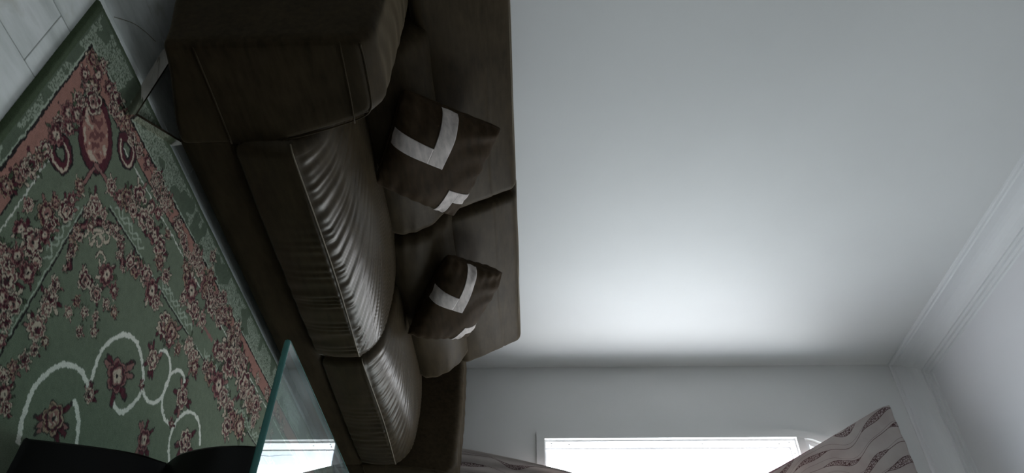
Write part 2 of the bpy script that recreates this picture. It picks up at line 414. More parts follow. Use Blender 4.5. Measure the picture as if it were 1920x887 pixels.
# plaster cornice, one length per wall, mitred in the corners
CP = [(0, 0.155), (0.010, 0.155), (0.014, 0.148), (0.014, 0.136), (0.022, 0.132)]
for k in range(9):
    t = math.pi/2*k/8; CP.append((0.022+0.078*(1-math.cos(t)), 0.132-0.090*math.sin(t)))
CP += [(0.108, 0.040), (0.108, 0.030), (0.122, 0.028), (0.124, 0.016), (0.140, 0.014), (0.142, 0.004), (0.150, 0.0)]
def cornice(name, side):
    V, F = [], []; n = len(CP)
    for d, e in CP:
        x0, x1, y0, y1, z = XL+d, XW-d, YF+d, YW-d, ZC-e
        V += {'back': [(x0, y1, z), (x1, y1, z)], 'right': [(x1, y1, z), (x1, y0, z)], 'front': [(x1, y0, z), (x0, y0, z)], 'left': [(x0, y0, z), (x0, y1, z)]}[side]
    for k in range(n-1): F.append((2*k, 2*k+1, 2*k+3, 2*k+2))
    a = len(V); c = {'back': [(XL, YW, ZC), (XW, YW, ZC)], 'right': [(XW, YW, ZC), (XW, YF, ZC)], 'front': [(XW, YF, ZC), (XL, YF, ZC)], 'left': [(XL, YF, ZC), (XL, YW, ZC)]}[side]
    V += c; F += [(2*n-2, 2*n-1, a+1, a), (0, 1, a+1, a)]
    F += [tuple([a]+[2*k for k in range(n)]), tuple([a+1]+[2*k+1 for k in range(n)])]
    struct(from_py(name, V, F, M['plaster'], None, False))
for i, sd in enumerate(('back', 'right', 'front', 'left')): cornice('trim_%d' % (i+1), sd)
for nm, lo, hi in (('baseboard_back', (XL, YW-0.012, 0), (XW, YW, 0.08)), ('baseboard_right', (XW-0.012, YF, 0), (XW, YW-0.012, 0.08))):
    struct(box(nm, lo, hi, M['marble']))

# ------------------------------------------------------------------ sofa
FY, BY = 1.52, 2.34
sofa = empty('sofa', (2.22, 1.95, 0.0))
tag(sofa, 'large dark brown velvet sofa with chrome corner foot against the white back wall', 'sofa')
def sp(o, parent=None):
    if parent is None: adopt(o, sofa)
    else: o.parent = parent
    return o
def par(o, p):            # sub-part of a part of the sofa
    o.parent = p; o.matrix_parent_inverse = (Matrix.Translation(sofa.location) @ Matrix.Translation(sofa.location).inverted()); return o

# base rail between the arms
base_prof = round_poly([(FY+0.003, 0.035, 0.01), (BY, 0.035, 0.01), (BY, 0.20, 0.01), (FY+0.003, 0.20, 0.02)])
sp(loft('base', base_prof, 1.235, 3.225, 0.01, 0.06, 0, M['velvet'], npts=60))
# arms
def arm(mirror):
    f = (lambda x: 4.46-x) if mirror else (lambda x: x)
    pts = [(0.932, 0.060, 0.026), (1.255, 0.040, 0.026), (1.255, 0.30, 0.10), (1.150, 0.618, 0.045), (0.930, 0.618, 0.035)]
    prof = round_poly([(f(x), z, r) for x, z, r in pts], 8)
    def warp(V):
        x = V[:, 0].copy()
        if mirror: x = 4.46-x
        # soft crown on the padded top, lower outer corner drawn up at the front
        top = smooth01(V[:, 2], 0.5, 0.61)
        V[:, 2] += top*0.012*np.sin(np.clip((V[:, 1]-FY)/(BY-FY), 0, 1)*math.pi)
        V[:, 2] -= top*0.022*(1-smooth01(V[:, 1], FY, FY+0.06))
        V[:, 2] += 0.048*(1-smooth01(x, 0.93, 1.25))*(1-smooth01(V[:, 2], 0.05, 0.2))*(1-smooth01(V[:, 1], FY, FY+0.30))
        return V
    def disp(V, nr):
        side = smooth01(nr[:, 2], 0.4, 0.9)
        wr = np.sin(V[:, 1]*70+3*np.sin(V[:, 0]*22)+vnoise(V[:, 1]*30, 5)*2)*0.0012*side
        return (wr+vnoise(V[:, 1]*14+V[:, 2]*9, 8)*0.0015)*(np.abs(nr[:, 1]) < 0.8)
    o = loft('arm', prof, FY, BY, 0.02, 0.012, 1, M['velvet'], None, disp, warp, 0.0, npts=150)
    sp(o)
    def line(zs, y, n=20):
        P = [(f(x), y, z) for x, z in zs]; return P
    par(tube('piping', spline(line([(0.938, 0.545), (1.02, 0.543), (1.10, 0.541), (1.182, 0.536)], FY-0.0035), 14), 0.0022, M['velvet']), o)
    par(tube('piping', spline(line([(0.945, 0.186), (1.05, 0.187), (1.15, 0.187), (1.245, 0.187)], FY-0.0035), 14), 0.0022, M['velvet']), o)
    par(tube('piping', spline(line([(1.247, 0.10), (1.247, 0.25), (1.236, 0.35), (1.205, 0.46), (1.172, 0.55), (1.145, 0.583), (1.10, 0.592), (1.0, 0.594), (0.945, 0.592)], FY+0.004), 60), 0.0024, M['velvet']), o)
    return o
arm(False); arm(True)
# back frame
bp = round_poly([(2.20, 0.05, 0.01), (BY, 0.05, 0.01), (BY, 0.90, 0.04), (2.22, 0.86, 0.04)])
sp(loft('back_frame', bp, 0.99, 3.125, 0.02, 0.08, 0, M['velvet'], npts=60))

# seat cushions
def seat(x0, x1, seed, dx, crown):
    P = spline([(FY+0.002, 0.192), (FY-0.010, 0.26), (FY-0.006, 0.345), (FY+0.03, 0.395), (1.62, 0.43), (1.76, 0.448), (1.90, 0.445), (2.02, 0.43)], 60)
    P = np.vstack([P, [(2.06, 0.40), (2.06, 0.22), (2.03, 0.19)]]); P[:, 0] -= dx*(1-smooth01(P[:, 0], 1.5, 1.9))
    seam_y = FY-0.004-dx
    def warp(V):
        u = (V[:, 0]-x0)/(x1-x0); dome = 1-np.abs(2*u-1)**3.0
        up = smooth01(V[:, 2], 0.30, 0.43)
        V[:, 2] += up*(crown*dome-0.012)*smooth01(V[:, 1], 1.5, 1.75)
        V[:, 1] -= 0.012*dome*(1-smooth01(V[:, 1], 1.5, 1.7))
        V[:, 2] += 0.014*np.sin(np.pi*np.clip(u, 0, 1))*smooth01(V[:, 2], 0.25, 0.34)*(1-smooth01(V[:, 1], 1.55, 1.8))
        return V
    def disp(V, nr):
        u = np.clip((V[:, 0]-x0)/(x1-x0), 0, 1)
        top = (V[:, 2] > 0.352) & (V[:, 1] < 2.0)
        wd = np.clip((V[:, 1]-FY+0.01)/0.42, 0, 1)
        g = 0.80*wd**0.85
        s = (V[:, 0]-(x0-0.05)*g)/(1-g*0.985)
        env = np.exp(-wd*2.0)*(0.35+0.65*u)+0.16
        fold = np.sin(s*185+vnoise(s*20, seed)*5)*0.55+np.sin(s*97+vnoise(s*9, seed+1)*4)*0.6
        t = fold*0.0025*env*smooth01(V[:, 2], 0.352, 0.385)
        df = np.clip((0.345-V[:, 2])/0.14, 0, 1)
        gf = np.sin(V[:, 0]*165+vnoise(V[:, 0]*22, seed+2)*5)*0.0018*np.exp(-df*2.2)*smooth01(u, 0.15, 0.6)
        gf += np.sin(V[:, 0]*60+vnoise(V[:, 0]*12, seed+3)*4+V[:, 2]*20)*0.0012*smooth01(u, 0.2, 0.7)
        front = (V[:, 1] < FY+0.02) & (V[:, 2] <= 0.352)
        d = np.where(top, t, np.where(front, gf, 0))
        d -= 0.004*np.exp(-((V[:, 2]-0.349)/0.006)**2)*(V[:, 1] < FY+0.03)      # the seam pulls the cloth in
        return d
    o = loft('seat_cushion', P, x0, x1, 0.045, 0.004, 0, M['seat_velvet'], None, disp, warp, 0.012, npts=230)
    sp(o)
    # piping follows the seam on the front edge
    xs = np.linspace(x0+0.012, x1-0.012, 90); u = (xs-x0)/(x1-x0); dome = 1-np.abs(2*u-1)**3
    e = np.minimum(xs-x0, x1-xs); ins = np.where(e < 0.045, 0.045-np.sqrt(np.maximum(0, 0.045**2-(0.045-e)**2)), 0)
    zs = 0.349+0.014*np.sin(np.pi*u)-ins*0.15
    pts = np.stack([xs, FY-0.0075-dx-0.012*dome+ins*0.85, zs], 1)
    par(tube('piping', pts, 0.0028, M['piping']), o)
    return o
seat(1.235, 2.292, 11, 0.010, 0.040)
seat(2.296, 3.215, 31, 0.0, 0.022)

# lower back cushions
def lumbar(x0, x1, seed):
    P = spline([(2.02, 0.40), (1.93, 0.42), (1.885, 0.48), (1.900, 0.56), (1.945, 0.625), (2.02, 0.675), (2.12, 0.69), (2.20, 0.66)], 50)
    P = np.vstack([P, [(2.21, 0.42)]])
    def disp(V, nr):
        u = np.clip((V[:, 0]-x0)/(x1-x0), 0, 1); e = np.exp(-np.minimum(u, 1-u)*14)
        w_ = np.sin(V[:, 2]*130+vnoise(V[:, 2]*20, seed)*3+V[:, 0]*16)*0.0028*e
        return w_+vnoise(V[:, 0]*9+V[:, 2]*14, seed+2)*0.004
    def warp(V):
        u = np.clip((V[:, 0]-x0)/(x1-x0), 0, 1)
        V[:, 1] -= 0.02*np.sin(np.pi*u)*(1-smooth01(V[:, 1], 1.9, 2.1)); return V
    o = loft('lumbar_cushion', P, x0, x1, 0.05, 0.008, 0, M['velvet'], None, disp, warp, 0.01, npts=120)
    sp(o); return o
lumbar(1.20, 2.035, 3); lumbar(2.035, 3.06, 9)
# tall head cushions
def headrest(x0, x1, seed):
    P = round_poly([(2.012, 0.628, 0.048), (2.30, 0.60, 0.05), (2.33, 0.937, 0.05), (2.172, 0.940, 0.048)], 8)
    def warp(V):
        u = np.clip((V[:, 0]-x0)/(x1-x0), 0, 1)
        h = np.clip((V[:, 2]-0.63)/0.3, 0, 1)
        V[:, 1] -= 0.022*np.sin(np.pi*u)**0.7*np.sin(np.pi*np.clip(h, 0, 1))*(1-smooth01(V[:, 1], 2.1, 2.25))
        return V
    def disp(V, nr):
        d = vnoise(V[:, 0]*7+V[:, 2]*5, seed)*0.003
        d += np.sin(V[:, 2]*70+vnoise(V[:, 0]*5, seed+1)*2)*0.0008
        d -= 0.003*np.exp(-((V[:, 2]-0.85-0.004*np.sin(V[:, 0]*9))/0.004)**2)*(nr[:, 1] < -0.3)
        return d
    o = loft('head_cushion', P, x0, x1, 0.042, 0.008, 0, M['velvet'], None, disp, warp, 0.006, npts=150)
    sp(o)
    par(tube('piping', spline([(x0+0.05, 2.182, 0.932), ((x0+x1)/2, 2.178, 0.935), (x1-0.06, 2.182, 0.932)], 40), 0.0022, M['piping']), o)
    return o
headrest(0.985, 2.062, 2); headrest(2.066, 3.155, 6)
# chrome feet: bent flat bar standing on edge
def foot(mx, my):
    t = 0.005; pl = [(1.055, 1.69), (1.055, 1.402), (1.262, 1.532)]
    a = [Vector(p) for p in pl]
    inn = [(a[0].x+t, a[0].y), (a[1].x+t, a[1].y+t*2.2), (a[2].x-t*0.6, a[2].y+t)]
    V = []
    for z in ((0.0 if my else 0.0105), 0.036):
        for p in pl: V.append((p[0], p[1], z))
        for p in inn: V.append((p[0], p[1], z))
    for q in range(6, 12): V[q] = (V[q][0]+0.005*(1 if q in (6, 7, 9, 10) else 0.3), V[q][1]+(0.006 if q not in (6, 9) else 0), V[q][2])
    V[6+2] = (V[8][0], V[8][1], 0.043); V[6+5] = (V[11][0], V[11][1], 0.043)
    V[6] = (V[6][0], V[6][1], 0.045); V[9] = (V[9][0], V[9][1], 0.045)
    V = [((4.46-x) if mx else x, (3.86-y) if my else y, z) for x, y, z in V]
    F = [(0, 1, 7, 6), (1, 2, 8, 7), (3, 9, 10, 4), (4, 10, 11, 5), (0, 3, 4, 1), (1, 4, 5, 2), (6, 7, 10, 9), (7, 8, 11, 10), (0, 6, 9, 3), (2, 5, 11, 8)]
    o = from_py('foot', V, F, M['chrome'], None, False); o['label'] = 'bent chrome strip foot'; sp(o)
foot(False, False); foot(True, False); foot(False, True); foot(True, True)

# ------------------------------------------------------------------ throw pillows
def pillow(label, A, B, C, D, thick, l1, l2, seed):
    """corners A-B-C-D; square cushion with bands of pale cloth set around corners A and C"""
    A, B, C, D = [np.array(p, float) for p in (A, B, C, D)]
    nrm = np.cross(B-A, D-A); nrm /= np.linalg.norm(nrm)
    if nrm[1] > 0: nrm = -nrm
    base = (A+B+C+D)/4-np.array([0, 0, 0.17])
    g = np.random.default_rng(seed)
    ph = g.uniform(0, 6.28, 8)
    def surf(s, t, side, lift=0.0):
        # s from A to D, t from A to B, both 0..1; edges bow inwards like a stuffed case
        cs, ct = 2*s-1, 2*t-1
        kc = 1-0.075*(cs*ct)**4; s, t = 0.5+(s-0.5)*kc, 0.5+(t-0.5)*kc
        bs = s+0.035*cs*(-1)*(1-ct**2)*np.abs(cs)**2; bt = t+0.035*ct*(-1)*(1-cs**2)*np.abs(ct)**2
        P = ((1-bs)*(1-bt))[:, None]*A+((1-bs)*bt)[:, None]*B+(bs*bt)[:, None]*C+(bs*(1-bt))[:, None]*D
        h = (np.clip(1-cs**2, 0, 1)*np.clip(1-ct**2, 0, 1))**0.42*thick
        edge = np.exp(-np.minimum(np.minimum(s, 1-s), np.minimum(t, 1-t))*9)
        wr = (np.sin(s*46+ph[0]+3*np.sin(t*5+ph[1]))*np.exp(-np.minimum(t, 1-t)*12)+np.sin(t*46+ph[2]+3*np.sin(s*5+ph[3]))*np.exp(-np.minimum(s, 1-s)*12))*0.0045
        wr += np.sin((s+t)*22+ph[4]+4*np.sin((s-t)*4+ph[5]))*0.0065*np.exp(-np.hypot(s-0.08, t-0.92)*4.0)
        wr += np.sin(s*9+ph[6])*np.sin(t*8+ph[7])*0.006
        hh = h+wr*np.clip(h/0.02, 0, 1)+lift
        return P+nrm*(hh*side)[:, None]
    n = 56; root = empty('throw_pillow', tuple(base)); tag(root, label, 'pillow', 'throw pillows on the sofa')
    k = np.linspace(0, 1, n); kk = 0.5-0.5*np.cos(np.pi*k); s, t = np.meshgrid(kk, kk, indexing='ij'); s, t = s.ravel(), t.ravel()
    Vf, Vb = surf(s, t, 1.0), surf(s, t, -1.0)
    idx = lambda i, j: i*n+j
    Fs = [(idx(i, j), idx(i+1, j), idx(i+1, j+1), idx(i, j+1)) for i in range(n-1) for j in range(n-1)]
    V = np.vstack([Vf, Vb]); F = Fs+[tuple(n*n+q for q in reversed(f)) for f in Fs]
    o = from_py('cover', V, F, M['pillow_velvet']); bm = bmesh.new(); bm.from_mesh(o.data); bmesh.ops.remove_doubles(bm, verts=bm.verts, dist=1e-5)
    bmesh.ops.recalc_face_normals(bm, faces=bm.faces); bm.to_mesh(o.data); bm.free()
    o.data.polygons.foreach_set('use_smooth', [True]*len(o.data.polygons)); adopt(o, root)
    q = np.linspace(0, 1, 40)
    loop = np.vstack([surf(q*0, q, 1.0)[:-1], surf(q, q*0+1, 1.0)[:-1], surf(q*0+1, 1-q, 1.0)[:-1], surf(1-q, q*0, 1.0)])
    adopt(tube('piping', loop, 0.0025, M['pillow_velvet'], None, 6), root)
    def strip(s0, s1, t0, t1):
        a, b = np.meshgrid(np.linspace(s0, s1, 30), np.linspace(t0, t1, 30), indexing='ij')
        return a.ravel(), b.ravel()
    def band(parts):
        V, F, off = [], [], 0
        for r in parts:
            a, b = strip(*r)
            up, dn = surf(a, b, 1.0, 0.0022), surf(a, b, 1.0, -0.001)
            V += list(up)+list(dn); m = 30
            f = [(off+i*m+j, off+(i+1)*m+j, off+(i+1)*m+j+1, off+i*m+j+1) for i in range(m-1) for j in range(m-1)]
            F += f
            rim = [i*m for i in range(m)]+[(m-1)*m+j for j in range(1, m)]+[i*m+m-1 for i in range(m-2, -1, -1)]+[j for j in range(m-2, 0, -1)]
            for e in range(len(rim)):
                p, r2 = rim[e], rim[(e+1) % len(rim)]; F.append((off+p, off+r2, off+m*m+r2, off+m*m+p))
            off += 2*m*m
        me = bpy.data.meshes.new('fabric_band'); me.from_pydata([tuple(v) for v in V], [], F); me.update()
        bm = bmesh.new(); bm.from_mesh(me); bmesh.ops.remove_doubles(bm, verts=bm.verts, dist=2e-5)
        bmesh.ops.recalc_face_normals(bm, faces=bm.faces); bm.to_mesh(me); bm.free()
        b_ = link('fabric_band', me, M['band']); b_['label'] = 'pale L-shaped cotton band'; adopt(b_, root)
    e = 0.004
    a0, a1 = l1; band([(e, a1, a0, a1), (a0, a1, e, a0)])
    c0, c1 = l2; band([(1-c1, 1-e, 1-c1, 1-c0), (1-c1, 1-c0, 1-c0, 1-e)])
    return root
pillow('brown velvet throw pillow beside the sofa arm far from the window, broad pale L bands',
       (1.305, 1.864, 0.602), (1.59, 2.005, 0.915), (1.958, 1.912, 0.708), (1.663, 1.799, 0.458), 0.070, (0.36, 0.51), (0.20, 0.33), 3)
pillow('brown velvet throw pillow at the window end of the sofa, narrower pale L bands',
       (2.119, 1.893, 0.666), (2.36, 1.993, 0.888), (2.736, 1.904, 0.69), (2.551, 1.794, 0.448), 0.080, (0.33, 0.48), (0.20, 0.33), 8)

# ------------------------------------------------------------------ coffee table
table = empty('coffee_table', (1.90, 0.58, 0.012))
tag(table, 'glass topped coffee table on a black lacquered pedestal standing on the rug', 'table')
GX0, GX1, GY0, GY1, GZ, GT = 1.296, 2.52, 0.24, 0.904, 0.470, 0.013
g_ = box('glass_top', (GX0+0.001, GY0+0.001, GZ-GT), (GX1-0.001, GY1-0.001, GZ), M['glass']); adopt(g_, table)
def rim_loop(o, r=0.006):
    return round_poly([(GX0-o, GY0-o, r+o), (GX1+o, GY0-o, r+o), (GX1+o, GY1+o, r+o), (GX0-o, GY1+o, r+o)], 4)
prof = [(-0.0035, -GT), (0.0, -GT), (0.0022, -GT*0.8), (0.003, -GT/2), (0.0022, -GT*0.2), (0.0, 0.0), (-0.0035, 0.0004)]
V, F = [], []; n = len(rim_loop(0))
for o_, z in prof: V += [(p[0], p[1], GZ+z) for p in rim_loop(o_)]
for k in range(len(prof)-1):
    for i in range(n):
        j = (i+1) % n; F.append((k*n+i, k*n+j, (k+1)*n+j, (k+1)*n+i))
e_ = from_py('glass_edge', V, F, M['edge']); e_['label'] = 'polished green glass edge'; adopt(e_, table)
MIDX = (GX0+GX1)/2
def lobe(name, left):
    L_ = spline(left, 28); R_ = [(2*MIDX-x, z) for x, z in reversed(L_.tolist())]
    P = np.array(L_.tolist()+R_); V, F = [], []; n = len(P)
    ys = [0.34, 0.345, 0.652, 0.657]; c = P.mean(0)
    for y, s in zip(ys, (0.004, 0, 0, 0.004)):
        Q = P+inward(P)*s
        V += [(q[0], y, q[1]) for q in Q]
    for k in range(3):
        for i in range(n):
            j = (i+1) % n; F.append((k*n+i, k*n+j, (k+1)*n+j, (k+1)*n+i))
    F.append(tuple(range(n))); F.append(tuple(3*n+i for i in range(n)))
    o = from_py(name, V, F, M['black'], None, True); adopt(o, table)
    m_ = o.modifiers.new('edges', 'EDGE_SPLIT'); m_.split_angle = math.radians(35)
lobe('lower_pedestal', [(1.262, 0.0115), (1.275, 0.06), (1.298, 0.135), (1.328, 0.205), (1.372, 0.252)])
lobe('upper_pedestal', [(1.372, 0.248), (1.328, 0.295), (1.302, 0.36), (1.296, 0.42), (1.300, GZ-GT)])

# ------------------------------------------------------------------ rug
SCROLLS= [[(0.492, 0.886), (0.477, 0.858), (0.465, 0.818), (0.462, 0.778), (0.481, 0.735), (0.501, 0.708), (0.532, 0.69), (0.568, 0.683), (0.598, 0.689), (0.615, 0.696)], [(0.589, 0.743), (0.609, 0.752), (0.631, 0.768), (0.646, 0.788), (0.661, 0.815), (0.674, 0.846)], [(0.614, 0.689), (0.605, 0.65), (0.601, 0.609), (0.618, 0.564), (0.656, 0.523), (0.705, 0.508), (0.746, 0.521), (0.777, 0.54), (0.799, 0.565), (0.808, 0.598), (0.791, 0.641), (0.766, 0.671), (0.731, 0.675), (0.713, 0.671)], [(0.812, 0.58), (0.835, 0.59), (0.866, 0.587), (0.894, 0.567), (0.909, 0.539), (0.91, 0.497), (0.896, 0.464), (0.87, 0.447), (0.842, 0.445), (0.82, 0.463)], [(0.991, 0.453), (0.971, 0.439), (0.938, 0.444), (0.911, 0.471), (0.905, 0.5), (0.909, 0.539), (0.928, 0.568), (0.957, 0.584), (0.998, 0.579)], [(1.056, 0.658), (1.02, 0.617), (1.018, 0.566), (1.04, 0.526), (1.071, 0.499), (1.119, 0.489), (1.156, 0.501), (1.193, 0.538)]]
ARCH= [(0.423, 0.587), (0.384, 0.538), (0.361, 0.498), (0.358, 0.453), (0.383, 0.409), (0.431, 0.37), (0.473, 0.362), (0.508, 0.381), (0.537, 0.407), (0.569, 0.422)]
RINGS= [[(0.17, 0.375), (0.183, 0.398), (0.207, 0.404), (0.229, 0.396), (0.232, 0.375), (0.218, 0.357), (0.194, 0.351)], [(0.326, 0.177), (0.342, 0.201), (0.369, 0.21), (0.391, 0.201), (0.39, 0.175), (0.373, 0.155), (0.344, 0.155)]]
BIG= [(0.554, 0.804, 0.057), (0.693, 0.616, 0.067), (0.805, 0.498, 0.046), (1.007, 0.489, 0.056), (1.106, 0.574, 0.059), (0.901, 0.674, 0.048), (0.629, 0.706, 0.03), (0.799, 0.576, 0.016), (1.002, 0.575, 0.019)]
ROSES= [(0.446, 0.524, 0.024), (0.5, 0.464, 0.029), (0.496, 0.521, 0.023), (0.55, 0.471, 0.018), (0.455, 0.576, 0.013), (0.493, 0.577, 0.015), (0.532, 0.562, 0.014), (0.545, 0.514, 0.015), (0.583, 0.509, 0.015), (0.507, 0.62, 0.013), (0.549, 0.59, 0.014), (0.449, 0.61, 0.014), (0.383, 0.625, 0.027), (0.388, 0.649, 0.019), (0.39, 0.694, 0.028), (0.429, 0.701, 0.012), (0.377, 0.595, 0.018), (0.412, 0.73, 0.015), (0.401, 0.762, 0.017), (0.386, 0.789, 0.018), (0.376, 0.813, 0.016), (0.399, 0.839, 0.021), (0.421, 0.855, 0.016), (0.21, 0.527, 0.016), (0.258, 0.503, 0.029), (0.298, 0.455, 0.027), (0.284, 0.515, 0.019), (0.226, 0.578, 0.021), (0.267, 0.575, 0.033), (0.283, 0.539, 0.019), (0.246, 0.643, 0.024), (0.274, 0.632, 0.022), (0.264, 0.674, 0.03), (0.305, 0.699, 0.026), (0.217, 0.642, 0.019), (0.276, 0.708, 0.021), (0.314, 0.736, 0.016), (0.327, 0.769, 0.014), (0.263, 0.466, 0.016), (0.301, 0.595, 0.018), (0.295, 0.383, 0.019), (0.378, 0.295, 0.023), (0.363, 0.378, 0.03), (0.354, 0.407, 0.015), (0.397, 0.364, 0.016), (0.295, 0.425, 0.017), (0.418, 0.29, 0.02), (0.446, 0.27, 0.03), (0.479, 0.227, 0.035), (0.536, 0.203, 0.021), (0.529, 0.253, 0.032), (0.57, 0.193, 0.018), (0.594, 0.248, 0.031), (0.637, 0.256, 0.034), (0.661, 0.283, 0.022), (0.713, 0.291, 0.022), (0.48, 0.273, 0.021), (0.56, 0.242, 0.023), (0.645, 0.201, 0.016), (0.903, 0.259, 0.034), (0.831, 0.276, 0.022), (0.816, 0.21, 0.038), (0.854, 0.228, 0.038), (0.846, 0.143, 0.035), (0.924, 0.162, 0.041), (0.985, 0.176, 0.04), (0.965, 0.252, 0.028), (0.783, 0.197, 0.022), (0.802, 0.119, 0.023), (0.922, 0.121, 0.03), (1.054, 0.186, 0.025), (1.211, 0.18, 0.063), (1.21, 0.243, 0.056), (1.314, 0.197, 0.054), (1.137, 0.251, 0.034), (1.372, 0.229, 0.055), (1.447, 0.243, 0.051), (1.099, 0.266, 0.023), (1.253, 0.194, 0.039), (1.502, 0.232, 0.043), (0.582, 0.369, 0.031), (0.636, 0.355, 0.032), (0.681, 0.366, 0.033), (0.718, 0.376, 0.025), (0.555, 0.375, 0.021), (0.794, 0.391, 0.036), (0.836, 0.386, 0.037), (0.844, 0.413, 0.02), (0.9, 0.401, 0.019), (0.947, 0.359, 0.031), (0.989, 0.372, 0.034), (1.016, 0.387, 0.027), (1.116, 0.343, 0.039), (1.189, 0.34, 0.046), (1.249, 0.348, 0.036), (1.313, 0.36, 0.043), (1.075, 0.35, 0.021), (1.354, 0.376, 0.038), (1.328, 0.409, 0.037), (1.424, 0.357, 0.045), (0.179, 0.181, 0.031), (0.201, 0.202, 0.034), (0.17, 0.243, 0.022), (0.165, 0.292, 0.026), (0.16, 0.334, 0.019), (0.184, 0.272, 0.021), (0.216, 0.129, 0.021), (0.253, 0.121, 0.024), (0.289, 0.135, 0.026), (0.263, 0.149, 0.023), (0.324, 0.132, 0.021), (0.142, 0.183, 0.018), (0.171, 0.141, 0.019), (0.135, 0.131, 0.022), (0.166, 0.105, 0.015), (0.161, 0.461, 0.024), (0.153, 0.508, 0.023), (0.143, 0.545, 0.021), (0.167, 0.409, 0.02), (0.168, 0.36, 0.025), (0.158, 0.484, 0.017), (0.185, 0.314, 0.02), (0.167, 0.433, 0.016), (0.398, 0.136, 0.02), (0.447, 0.13, 0.019), (0.511, 0.122, 0.024), (0.593, 0.129, 0.023), (0.668, 0.138, 0.026), (0.721, 0.15, 0.024), (0.361, 0.138, 0.018), (0.558, 0.124, 0.018), (1.041, 0.112, 0.031), (1.108, 0.126, 0.032), (1.194, 0.128, 0.034), (0.893, 0.06, 0.022)]
RA0, RB0 = 0.06, 0.0            # pattern coordinates: a runs along the sofa, b away from it
fine_a = np.arange(RA0, 1.86, 0.0023); fine_b = np.arange(0, 1.12, 0.0023)
ga = np.r_[fine_a, np.linspace(fine_a[-1]+0.02, 2.9, 40)]; gb = fine_b
A_, B_ = np.meshgrid(ga, gb, indexing='ij')
def fbm(x, y, sc, seed, oct_=4):
    g = np.random.default_rng(seed); o = np.zeros_like(x); amp = 1.0; tot = 0
    for k in range(oct_):
        T = g.random((64, 64)); px, py = x*sc, y*sc; ix, iy = np.floor(px).astype(int), np.floor(py).astype(int)
        fx, fy = px-ix, py-iy; fx = fx*fx*(3-2*fx); fy = fy*fy*(3-2*fy)
        q = lambda i, j: T[(ix+i) % 64, (iy+j) % 64]
        o += amp*((q(0, 0)*(1-fx)+q(1, 0)*fx)*(1-fy)+(q(0, 1)*(1-fx)+q(1, 1)*fx)*fy); tot += amp; amp *= 0.55; sc *= 2.1
    return o/tot
jag = 0.0035
A = A_+(fbm(A_, B_, 120, 1, 2)-0.5)*jag*2; B = B_+(fbm(A_, B_, 120, 2, 2)-0.5)*jag*2
def srgb(r, g, b): return np.array([((c/255)/12.92 if c/255 <= 0.04045 else ((c/255+0.055)/1.055)**2.4) for c in (r, g, b)])
GREEN, DK, CREAM, PINK, MAROON, ROSE, WHITE, TAN, OLIVE, PALE = (srgb(106, 117, 97), srgb(30, 24, 24), srgb(190, 176, 156), srgb(160, 116, 104), srgb(82, 28, 40),
    srgb(142, 102, 96), srgb(222, 222, 210), srgb(160, 138, 116), srgb(74, 88, 64), srgb(166, 176, 158))
C_ = np.ones(A.shape+(3,))*GREEN; H_ = np.zeros(A.shape)
C_ *= (0.92+0.16*fbm(A_, B_, 14, 9))[..., None]
def put(sl, mask, col, k=1.0):
    m = (mask*k)[..., None]; C_[sl] = C_[sl]*(1-m)+col*m
ALL = (slice(None), slice(None))
mn = np.minimum(A, B); dg = A-B
# outer border with pale scrolls
put(ALL, mn < 0.115, srgb(90, 102, 84))
sc_ = np.abs(np.sin(fbm(A_, B_, 34, 21, 3)*30)) ; put(ALL, (mn < 0.108) & (np.minimum(A-RA0+0.0, B) > 0.024) & (sc_ > 0.55) & (fbm(A_, B_, 18, 22, 2) > 0.40), PALE, 0.75)
put(ALL, (A_ < RA0+0.020) | (B_ < 0.018), OLIVE)
# rose band and its lines
put(ALL, (mn > 0.115) & (mn < 0.168), PINK)
put(ALL, (mn > 0.1045) & (mn < 0.109), PALE); put(ALL, (mn > 0.1095) & (mn < 0.1155), DK)
put(ALL, (mn > 0.166) & (mn < 0.170), DK)
put(ALL, (mn > 0.186) & (mn < 0.190) & (np.maximum(A, B) > 0.33), WHITE, 0.8)
# inner guard line and the small pale scrolls beside it
put(ALL, (mn > 0.338) & (mn < 0.343) & (np.maximum(A, B) > 0.40), DK); put(ALL, (mn > 0.333) & (mn < 0.3365) & (np.maximum(A, B) > 0.40), PALE)
al = np.maximum(A, B); wv = 0.315+0.010*np.sin(al*115)
put(ALL, (np.abs(mn-wv) < 0.0035) & (np.abs(np.sin(al*9+0.6)) > 0.45) & (al > 0.42), PALE, 0.9)
wv2 = 0.315-0.010*np.sin(al*115+0.9)
put(ALL, (np.abs(mn-wv2) < 0.003) & (np.abs(np.sin(al*9+0.6)) > 0.6) & (al > 0.42), PALE, 0.8)
put(ALL, (np.abs(mn-0.262) < 0.006) & (al > 0.86) & (al < 1.06), ROSE)
def window(a, b, r):
    i0, i1 = np.searchsorted(ga, (a-r, a+r)); j0, j1 = np.searchsorted(gb, (b-r, b+r)); return (slice(i0, i1), slice(j0, j1))
